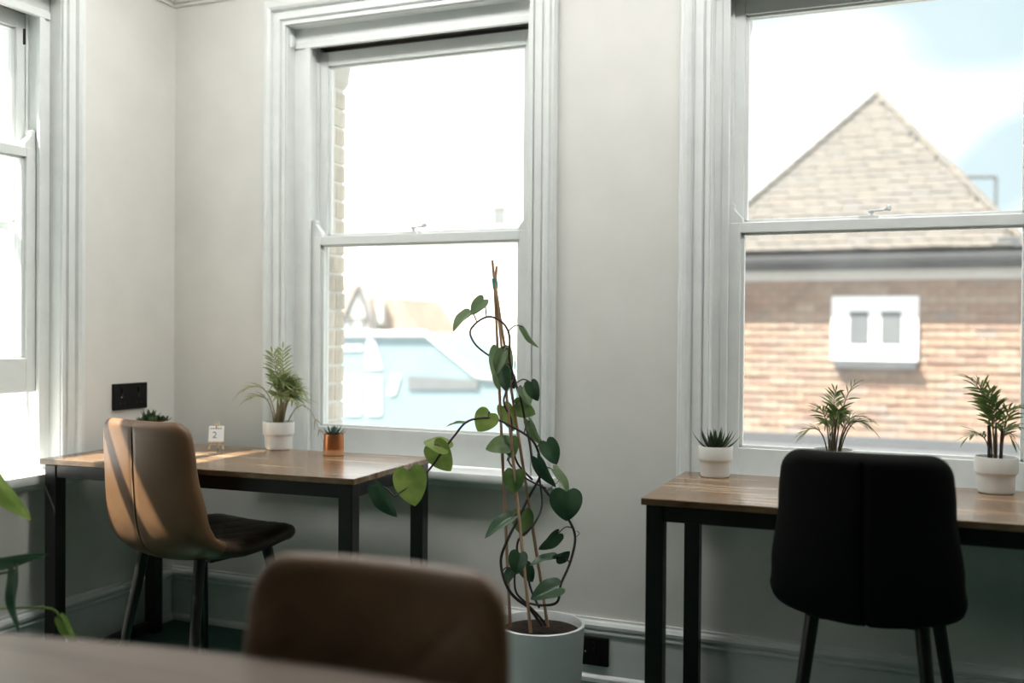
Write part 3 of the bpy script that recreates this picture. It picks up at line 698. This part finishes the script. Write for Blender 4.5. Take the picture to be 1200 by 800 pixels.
V.append(tubeo([(602, 444, 0), (592, 462, -.03), (591, 474, -.03), (599, 492, 0), (600, 515, .03), (606, 542, .03), (624, 562, .03)], (.0030, .0036), M['vine']))
V.append(tubeo([(632, 560, .02), (635, 592, .0), (624, 616, -.03), (608, 632, -.03), (607, 650, -.03), (617, 668, 0), (622, 690, .0), (632, 712, .01)], (.0036, .0036), M['vine']))
V.append(tubeo([(607, 525, .01), (596, 540, .0), (616, 560, .0), (640, 572, -.03)], (.0026, .0030), M['vine']))
def heart(B, T, W, roll, fold, curl, m, parent, droop=0.0, rows=12, cols=8, name='leaf', inverse=True):
    B, T = Vector(B), Vector(T); y = T-B; Ln = y.length; y.normalize()
    view = (CAM-B).normalized(); z = (view-y*view.dot(y)).normalized(); x = y.cross(z)
    R = Matrix.Rotation(roll, 3, y); x = R @ x; z = R @ z
    vs_, fs = [], []
    for i in range(rows+1):
        u = i/rows
        wf = 1.52*(1-u)**.78*(u+.16)**.42
        for j in range(cols+1):
            v = -1+2*j/cols
            lx = v*W*.5*wf
            ly = u*Ln-.14*Ln*math.sin(PI*min(1, abs(v)*.9))*(1-u)**5
            lz = fold*abs(lx)-.25*fold*lx*lx/(W*.5)-curl*Ln*u*u-.06*Ln*(abs(v)**2)*math.sin(u*9)*.35
            vs_.append(tuple(B+x*lx+y*ly+z*lz))
    for i in range(rows):
        for j in range(cols):
            a = i*(cols+1)+j; fs.append((a, a+1, a+cols+2, a+cols+1))
    me = bpy.data.meshes.new(name); me.from_pydata(vs_, [], fs); me.shade_smooth()
    return link(name, me, m, parent, world=inverse)
px = PD/F_PX
#       base        tip        W   ddB   ddT  roll fold curl material
LV = [((567, 351), (551, 368), 22, -.03, -.04, .5, .25, .1, 'leaf_grey'), ((551, 368), (530, 386), 22, -.03, -.06, .9, .8, .1, 'leaf_grey'),
      ((613, 383), (629, 409), 15, -.02, -.03, 1.0, .6, .1, 'leaf_grey'), ((585, 410), (586, 456), 40, -.02, -.03, -.55, .35, .1, 'leaf_grey'),
      ((590, 412), (580, 437), 20, -.08, -.09, .5, .5, .2, 'leaf_grey'), ((593, 438), (603, 456), 22, .02, .03, .2, .3, .1, 'leaf_dark'),
      ((622, 448), (629, 470), 22, -.02, -.03, .35, .3, .15, 'leaf_dark'), ((612, 455), (622, 474), 22, .01, -.01, -.6, .3, .1, 'leaf_grey'),
      ((604, 474), (627, 486), 28, .04, .03, .3, .2, .1, 'leaf_mid'), ((590, 476), (603, 505), 24, .03, .02, -.2, .2, .1, 'leaf_lime'),
      ((574, 484), (560, 505), 34, -.07, -.09, .1, .12, .1, 'leaf_lime'), ((545, 496), (520, 494), 12, -.09, -.02, 1.2, .5, .2, 'leaf_mid'),
      ((524, 526), (497, 513), 30, -.12, -.10, .7, .25, .2, 'leaf_lime'), ((508, 522), (528, 552), 36, -.11, -.13, .2, .15, .05, 'leaf_lime'),
      ((479, 551), (486, 593), 46, -.14, -.16, .15, .2, .05, 'leaf_lime'), ((441, 570), (460, 608), 30, -.16, -.18, .7, .45, .2, 'leaf_dark'),
      ((597, 520), (570, 524), 30, -.01, -.04, .5, .2, .15, 'leaf_mid'), ((598, 514), (600, 537), 26, .0, -.02, .3, .2, .1, 'leaf_mid'),
      ((620, 493), (634, 526), 18, -.02, -.03, .75, .5, .2, 'leaf_grey'), ((640, 518), (653, 544), 28, -.02, -.03, -.2, .3, .1, 'leaf_dark'),
      ((630, 537), (648, 573), 22, -.03, -.04, .7, .4, .15, 'leaf_dark'), ((649, 551), (674, 580), 20, .03, .02, -.9, .5, .3, 'leaf_grey'),
      ((664, 576), (663, 611), 46, -.05, -.06, .1, .45, .2, 'leaf_dark'), ((603, 552), (601, 579), 30, -.03, -.04, .1, .08, .05, 'leaf_mid'),
      ((600, 606), (566, 625), 24, -.02, -.05, .8, .5, .2, 'leaf_dark'), ((612, 599), (614, 629), 32, .03, .03, .1, .2, .1, 'leaf_mid'),
      ((654, 625), (634, 646), 24, -.03, -.05, -.7, .4, .2, 'leaf_dark'), ((650, 652), (621, 657), 18, -.03, -.06, 1.0, .4, .2, 'leaf_dark'),
      ((652, 655), (668, 648), 22, -.03, -.05, .8, .3, .15, 'leaf_dark'), ((609, 648), (604, 673), 28, -.07, -.08, .3, .3, .1, 'leaf_dark'),
      ((613, 662), (625, 682), 22, -.02, -.02, -.2, .3, .1, 'leaf_dark'), ((655, 688), (622, 698), 32, -.06, -.09, .55, .4, .2, 'leaf_dark'),
      ((600, 668), (592, 684), 18, -.02, -.03, .6, .3, .1, 'leaf_dark'), ((588, 432), (594, 458), 22, -.03, -.03, -.5, .3, .1, 'leaf_dark')]
allv = [p for v in V for p in v]
for (b, t, wpx, db, dt, roll, fold, curl, mk) in LV:
    B, T = at(*b, PD+db), at(*t, PD+dt)
    heart(B, T, wpx*px, roll, fold, curl, M[mk], pl)
    q = min(allv, key=lambda p: (p-B).length)
    if (q-B).length > .012:
        mid = (q+B)/2+Vector((0, 0, .012))
        obj('petiole', MB().tube(smooth_path([q, mid, B], 5), [.0022]*11, 6), M['vine_purple'], pl, smooth=60, world=True)
for (a, b_, c) in (((597, 405), (604, 414), (603, 432)), ((551, 384), (557, 383), (559, 386)), ((600, 520), (594, 540), (600, 528)), ((674, 630), (679, 625), (676, 622)), ((640, 575), (652, 566), (655, 562))):
    obj('aerial_root', MB().tube(smooth_path([at(*a, PD-.02), at(*b_, PD-.03), at(*c, PD-.02)], 5), .0012, 5), M['vine_purple'], pl, world=True)

# ------------------------------------------------------------------ broad-leaved plant whose pot stands outside the frame
QD = 2.55
qb = at(-150, 760, QD)
ql = thing('floor_plant', 'broad-leaved plant reaching in beside the corner desk leg', 'plant', (qb.x, qb.y, 0))
pot = obj('planter', MB().lathe([(.002, 0), (.10, 0), (.105, .01), (.125, .21), (.128, .22), (.118, .22), (.114, .19), (.002, .19)], n=40), M['charcoal'], ql, smooth=35)
obj('soil', MB().lathe([(.002, .188), (.1138, .188), (.114, .20), (.002, .205)], n=32), M['soil'], pot, smooth=40)
base = Vector((qb.x, qb.y, .20))
def long_leaf(b, t, W, roll, fold, curl, m):
    B, T = at(*b[:2], QD+b[2]), at(*t[:2], QD+t[2])
    heart(B, T, W, roll, fold, curl, m, ql, rows=16)
    mid = base.lerp(B, .6)+Vector((0, 0, .10))
    obj('petiole', MB().tube(smooth_path([base, mid, B], 8), [.005-.0025*i/16 for i in range(17)], 8), M['leaf_mid'], ql, smooth=60, world=True)
long_leaf((-32, 532, 0), (27, 612, -.03), .085, .55, .35, .15, M['leaf_lime'])
long_leaf((-60, 655, 0), (46, 668, -.05), .075, 1.05, .25, .18, M['leaf_dark'])
long_leaf((17, 668, -.03), (6, 742, -.06), .050, .9, .35, .25, M['leaf_dark'])
long_leaf((-90, 470, .0), (-20, 560, .02), .09, .4, .3, .2, M['leaf_mid'])
long_leaf((-170, 520, .0), (-210, 620, .02), .09, -.4, .3, .2, M['leaf_dark'])
obj('runner', MB().tube(smooth_path([base, at(-60, 716, QD), at(0, 713, QD), (at(55, 712, QD)), at(70, 722, QD), at(77, 738, QD), at(83, 754, QD)], 6), .0028, 8), M['leaf_lime'], ql, smooth=60, world=True)
heart(at(71, 724, QD), at(86, 754, QD-.02), .042, .5, .3, .2, M['leaf_lime'], ql)

# ------------------------------------------------------------------ outside: ground
tag(obj('street_ground', MB().box(-40, 60, .4, 120, -3.4, -3.2), M['tarmac'], kind='structure'), 'grey street surface below the windows', 'ground')

# ------------------------------------------------------------------ the tile-hung house across the way
HY = 10.0
eave = on(1037, 297, 1, HY-.25).z; wall_top = on(1037, 327, 1, HY).z
hx0, hx1 = -.9, 6.6
hs = thing('tiled_house', 'tile-hung house with a steep tiled roof and small white window', 'house', (2.4, HY, -3.2))
obj('wall', MB().box(hx0, hx1, HY+.03, HY+4.8, -3.2, eave), M['batten'], hs, world=True)
obj('soffit', MB().box(hx0-.2, hx1+.2, HY-.16, HY+.1, eave-.19, eave-.16), M['soffit'], hs, world=True)
obj('fascia', MB().box(hx0-.2, hx1+.2, HY-.18, HY-.155, eave-.19, eave+.0), M['gutter'], hs, world=True)
obj('frieze_board', MB().box(hx0, hx1, HY-.05, HY+.03, wall_top-.01, eave-.17), M['soffit'], hs, world=True)
mb = MB(); mb.rings([[(x, HY-.255+.075*math.cos(t), eave-.04+.095*math.sin(t)) for t in [PI+PI*k/8 for k in range(9)]]+[(x, HY-.18, eave-.005), (x, HY-.33, eave-.005)] for x in (hx0-.25, hx1+.25)])
obj('gutter', mb, M['gutter'], hs, world=True)
# white window
wa, wb = on(975, 347, 1, HY), on(1076, 424, 1, HY)
win = obj('window', MB().box(wa.x, wb.x, HY-.05, HY+.06, wb.z, wa.z), M['white_ext'], hs, world=True, bevel=.01)
for (x0, x1) in ((996, 1018), (1033, 1056)):
    a, b = on(x0, 365, 1, HY), on(x1, 403, 1, HY)
    obj('pane', MB().box(a.x, b.x, HY-.056, HY-.048, b.z, a.z), M['pane_dark'], win, world=True)
obj('sill', MB().box(wa.x+.04, wb.x-.02, HY-.10, HY+.02, wb.z-.09, wb.z-.005), M['lead'], win, world=True)
TH, TW = .104, .222
tile_me = MB()
tile_me.rings([[(x, y, z) for x in (0, TW-.006) for (y, z) in ((0, 0),)] and [(0, -.022, 0), (TW-.006, -.022, 0), (TW-.006, .0, 0), (0, 0, 0)], [(0, -.004, TH+.02), (TW-.006, -.004, TH+.02), (TW-.006, .012, TH+.02), (0, .012, TH+.02)]])
tile_me = tile_me.mesh('hung_tile')
rest = MB(); cand = []
zb = on(1000, 512, 1, HY).z
row = 0; z = zb-.5
while z < wall_top:
    x = hx0+(TW/2 if row % 2 else 0)
    while x < hx1-TW:
        cx, cz = x+TW/2, z+TH/2
        if not (wa.x+.06 < cx < wb.x-.06 and wb.z+.02 < cz < wa.z-.03): cand.append((x, z))
        x += TW
    z += TH; row += 1
cen = Vector((on(1037, 425, 1, HY).x, 0, on(1037, 425, 1, HY).z))
cand.sort(key=lambda c: max(abs(c[0]+TW/2-cen.x)/1.7, abs(c[1]-cen.z)/1.15))
for i, (x, z) in enumerate(cand):
    dy = random.uniform(-.006, .004)
    if i < 300:
        o = link('hung_tile', tile_me, M['hung_tile'], hs, world=True); o.location = (x, HY+dy, z)
    else: rest.rings([[(x, HY-.022, z), (x+TW-.006, HY-.022, z), (x+TW-.006, HY, z), (x, HY, z)], [(x, HY-.004, z+TH+.02), (x+TW-.006, HY-.004, z+TH+.02), (x+TW-.006, HY+.012, z+TH+.02), (x, HY+.012, z+TH+.02)]])
tag(obj('hung_tile_cladding', rest, M['hung_tile'], hs, world=True), kind='stuff')
# hipped roof: front face as single tiles
ap_d = 2.0
apex = on(1028, 112, 1, HY+ap_d)
e0 = Vector((on(812, 297, 1, HY-.28).x, HY-.28, eave+.05)); e1 = Vector((on(1203, 297, 1, HY-.28).x, HY-.28, eave+.05))
rf = MB(); b2 = Vector((e1.x, HY+4.9, eave+.05)); b3 = Vector((e0.x, HY+4.9, eave+.05))
ap2 = Vector((apex.x, HY+2.9, apex.z))
rf.v = [tuple(p) for p in (e0, e1, b2, b3, apex, ap2)]; rf.f = [(0, 1, 4), (1, 2, 5, 4), (2, 3, 5), (3, 0, 4, 5), (0, 3, 2, 1)]
roof = obj('roof', rf, M['roof_tile'], hs, world=True)
mid = Vector(((e0.x+e1.x)/2, e0.y, e0.z)); up = (apex-Vector((apex.x, e0.y, e0.z))); SL = up.length; up.normalize()
nrm = Vector((1, 0, 0)).cross(up); nrm = nrm if nrm.y < 0 else -nrm
G = .128; rows = int(SL/G)
rt = MB(); W_ = .215
rt.rings([[(0, 0, .010), (W_, 0, .010), (W_, 0, .030), (0, 0, .030)], [(0, G+.03, .002), (W_, G+.03, .002), (W_, G+.03, .018), (0, G+.03, .018)]])
rt = rt.mesh('roof_tile')
for i in range(rows):
    t = (i*G)/SL; t2 = min(1, ((i+1)*G)/SL)
    xl = e0.x+(apex.x-e0.x)*t; xr = e1.x+(apex.x-e1.x)*t
    x = xl+(W_*.5 if i % 2 else 0)*.6
    while x < xr-W_*.8:
        org = Vector((x, e0.y, e0.z))+up*(i*G)
        o = link('roof_tile', rt, M['roof_tile'], roof, world=True)
        o.matrix_basis = Matrix(((1, up.x, nrm.x, org.x), (0, up.y, nrm.y, org.y), (0, up.z, nrm.z, org.z+random.uniform(-.006, .006)), (0, 0, 0, 1)))
        x += W_+.006
for (a, b) in ((e0, apex), (e1, apex)):
    n = 15
    for i in range(n):
        p, q = a.lerp(b, i/n), a.lerp(b, (i+1.12)/n)
        obj('hip_tile', MB().tube([p+Vector((0, 0, .02)), q+Vector((0, 0, .045))], [.060, .045], 8), M['roof_tile'], roof, world=True)
obj('lower_roof', MB().box(e1.x-.3, hx1+.2, HY-.28, HY+2.5, eave+.05, eave+.16), M['lead'], hs, world=True)
# lean-to flat roof in front of the wall
fl = thing('flat_roof', 'grey felted flat roof at the foot of the tile-hung wall', 'roof', (2.5, 7.5, -3.2))
obj('roof_deck', MB().box(hx0, hx1, 6.0, HY-.03, -3.2, zb-.12), M['lead'], fl, world=True)
obj('flashing', MB().box(hx0, hx1, HY-.10, HY-.02, zb-.12, zb+.02), M['lead'], fl, world=True)
obj('kerb', MB().box(hx0, hx1, 6.0, 6.2, zb-.12, zb-.02), M['lead'], fl, world=True)
# roof frame beyond the house
an = thing('roof_rail', 'thin grey metal rail frame standing behind the tiled roof', 'rail', (on(1145, 300, 1, 16).x, 16, -3.2))
a, b = on(1122, 207, 1, 16), on(1167, 207, 1, 16)
obj('top_bar', MB().tube([a, b], .035, 8), M['lead'], an, world=True)
for q in (a, b): obj('post', MB().tube([q, Vector((q.x, q.y, -3.2))], .03, 8), M['lead'], an, world=True)

# ------------------------------------------------------------------ buildings seen through the window behind the corner desk
def pbox(name, x0, y0, x1, y1, Y, dep, m, par, zb_=None):
    a, b = on(x0, y0, 1, Y), on(x1, y1, 1, Y)
    return obj(name, MB().box(a.x, b.x, Y, Y+dep, b.z if zb_ is None else zb_, a.z), m, par, world=True)
b1 = thing('flat_roofed_block', 'pale flat-roofed block with one dark window rising behind the gabled hall', 'building', (on(530, 300, 1, 34).x, 34, -3.2))
pbox('wall', 452, 238, 640, 420, 34, 8, M['render'], b1, -3.2)
pbox('parapet', 449, 233, 643, 239, 33.9, 8.2, M['stone'], b1)
pbox('window', 577, 243, 592, 269, 33.95, .1, M['pane_dark'], b1)
b2_ = thing('rendered_hall', 'wide cream rendered hall with a clipped gable behind the blue shop', 'building', (on(540, 300, 1, 26).x, 26, -3.2))
P = [on(x, y, 1, 26) for x, y in ((418, 318), (446, 286), (640, 268), (660, 320))]
poly = [(p.x, p.z) for p in P]+[(P[3].x, -3.2), (P[0].x, -3.2)]
obj('wall', MB().prism(poly, lambda a, b, d: (a, d, b), 26, 33), M['render2'], b2_, world=True)
obj('verge', MB().tube([P[0]+Vector((-.1, -.1, 0)), P[1]+Vector((0, -.1, .1)), P[2]+Vector((0, -.1, .1))], .12, 6), M['white_ext'], b2_, world=True)
b3_ = thing('timbered_house', 'half-timbered white gabled house with a brown tiled roof', 'house', (on(420, 380, 1, 21).x, 21, -3.2))
g = [on(x, y, 1, 21) for x, y in ((397, 386), (420, 336), (434, 386))]
poly = [(g[0].x, g[0].z), (g[1].x, g[1].z), (g[2].x, g[2].z), (g[2].x, -3.2), (g[0].x, -3.2)]
obj('gable_wall', MB().prism(poly, lambda a, b, d: (a, d, b), 21, 24), M['white_ext'], b3_, world=True)
def beam(x0, y0, x1, y1, wd): 
    a, b = on(x0, y0, 1, 20.97), on(x1, y1, 1, 20.97); obj('timber', MB().tube([a, b], wd, 4), M['timber'], b3_, world=True)
beam(396, 388, 420, 334, .09); beam(420, 334, 436, 388, .09); beam(397, 372, 432, 372, .06); beam(412, 386, 408, 366, .05); beam(424, 386, 428, 368, .05)
q = [on(x, y, 1, 21.4) for x, y in ((424, 348), (466, 349), (494, 390), (436, 390))]
mb = MB(); mb.rings([[p for p in q], [p+Vector((0, 2.5, .0)) for p in q]]); obj('roof', mb, M['far_roof'], b3_, world=True)
pbox('wall', 436, 389, 494, 395, 21.5, 2, M['white_ext'], b3_, -3.2)
pbox('chimney', 441, 352, 447, 380, 21.2, .5, M['render'], b3_)
q = [on(x, y, 1, 22.5) for x, y in ((360, 335), (420, 335), (397, 388), (360, 388))]
mb = MB(); mb.rings([[p for p in q], [p+Vector((0, 1.5, .0)) for p in q]]); obj('roof', mb, M['far_roof'], b3_, world=True)
b4 = thing('blue_shop', 'pale blue clad shop with white panels across the street', 'building', (on(480, 480, 1, 17).x, 17, -3.2))
P = [on(x, y, 1, 17) for x, y in ((340, 391), (500, 391), (560, 440), (660, 448))]
poly = [(p.x, p.z) for p in P]+[(P[3].x, -3.2), (P[0].x, -3.2)]
obj('wall', MB().prism(poly, lambda a, b, d: (a, d, b), 17, 20), M['cladding'], b4, world=True)
obj('fascia_board', MB().tube([P[0]+Vector((0, -.05, 0)), P[1]+Vector((0, -.05, 0)), P[2]+Vector((0, -.05, 0)), P[3]+Vector((0, -.05, 0))], .06, 4), M['white_ext'], b4, world=True)
def panel(pts, name='panel', m='white_ext'):
    pp = [on(x, y, 1, 16.96) for x, y in pts]
    mb = MB(); mb.rings([[p for p in pp], [p+Vector((0, .08, 0)) for p in pp]]); obj(name, mb, M[m], b4, world=True)
panel(((431, 394), (438, 400), (447, 432), (429, 432))); panel(((402, 441), (422, 441), (422, 486), (402, 486))); panel(((429, 441), (446, 441), (446, 486), (429, 486)))
panel(((460, 440), (468, 440), (462, 462), (454, 462))); panel(((478, 440), (560, 445), (560, 456), (478, 456)), 'shop_window', 'pane_dark'); panel(((396, 405), (424, 405), (424, 410), (396, 410)))
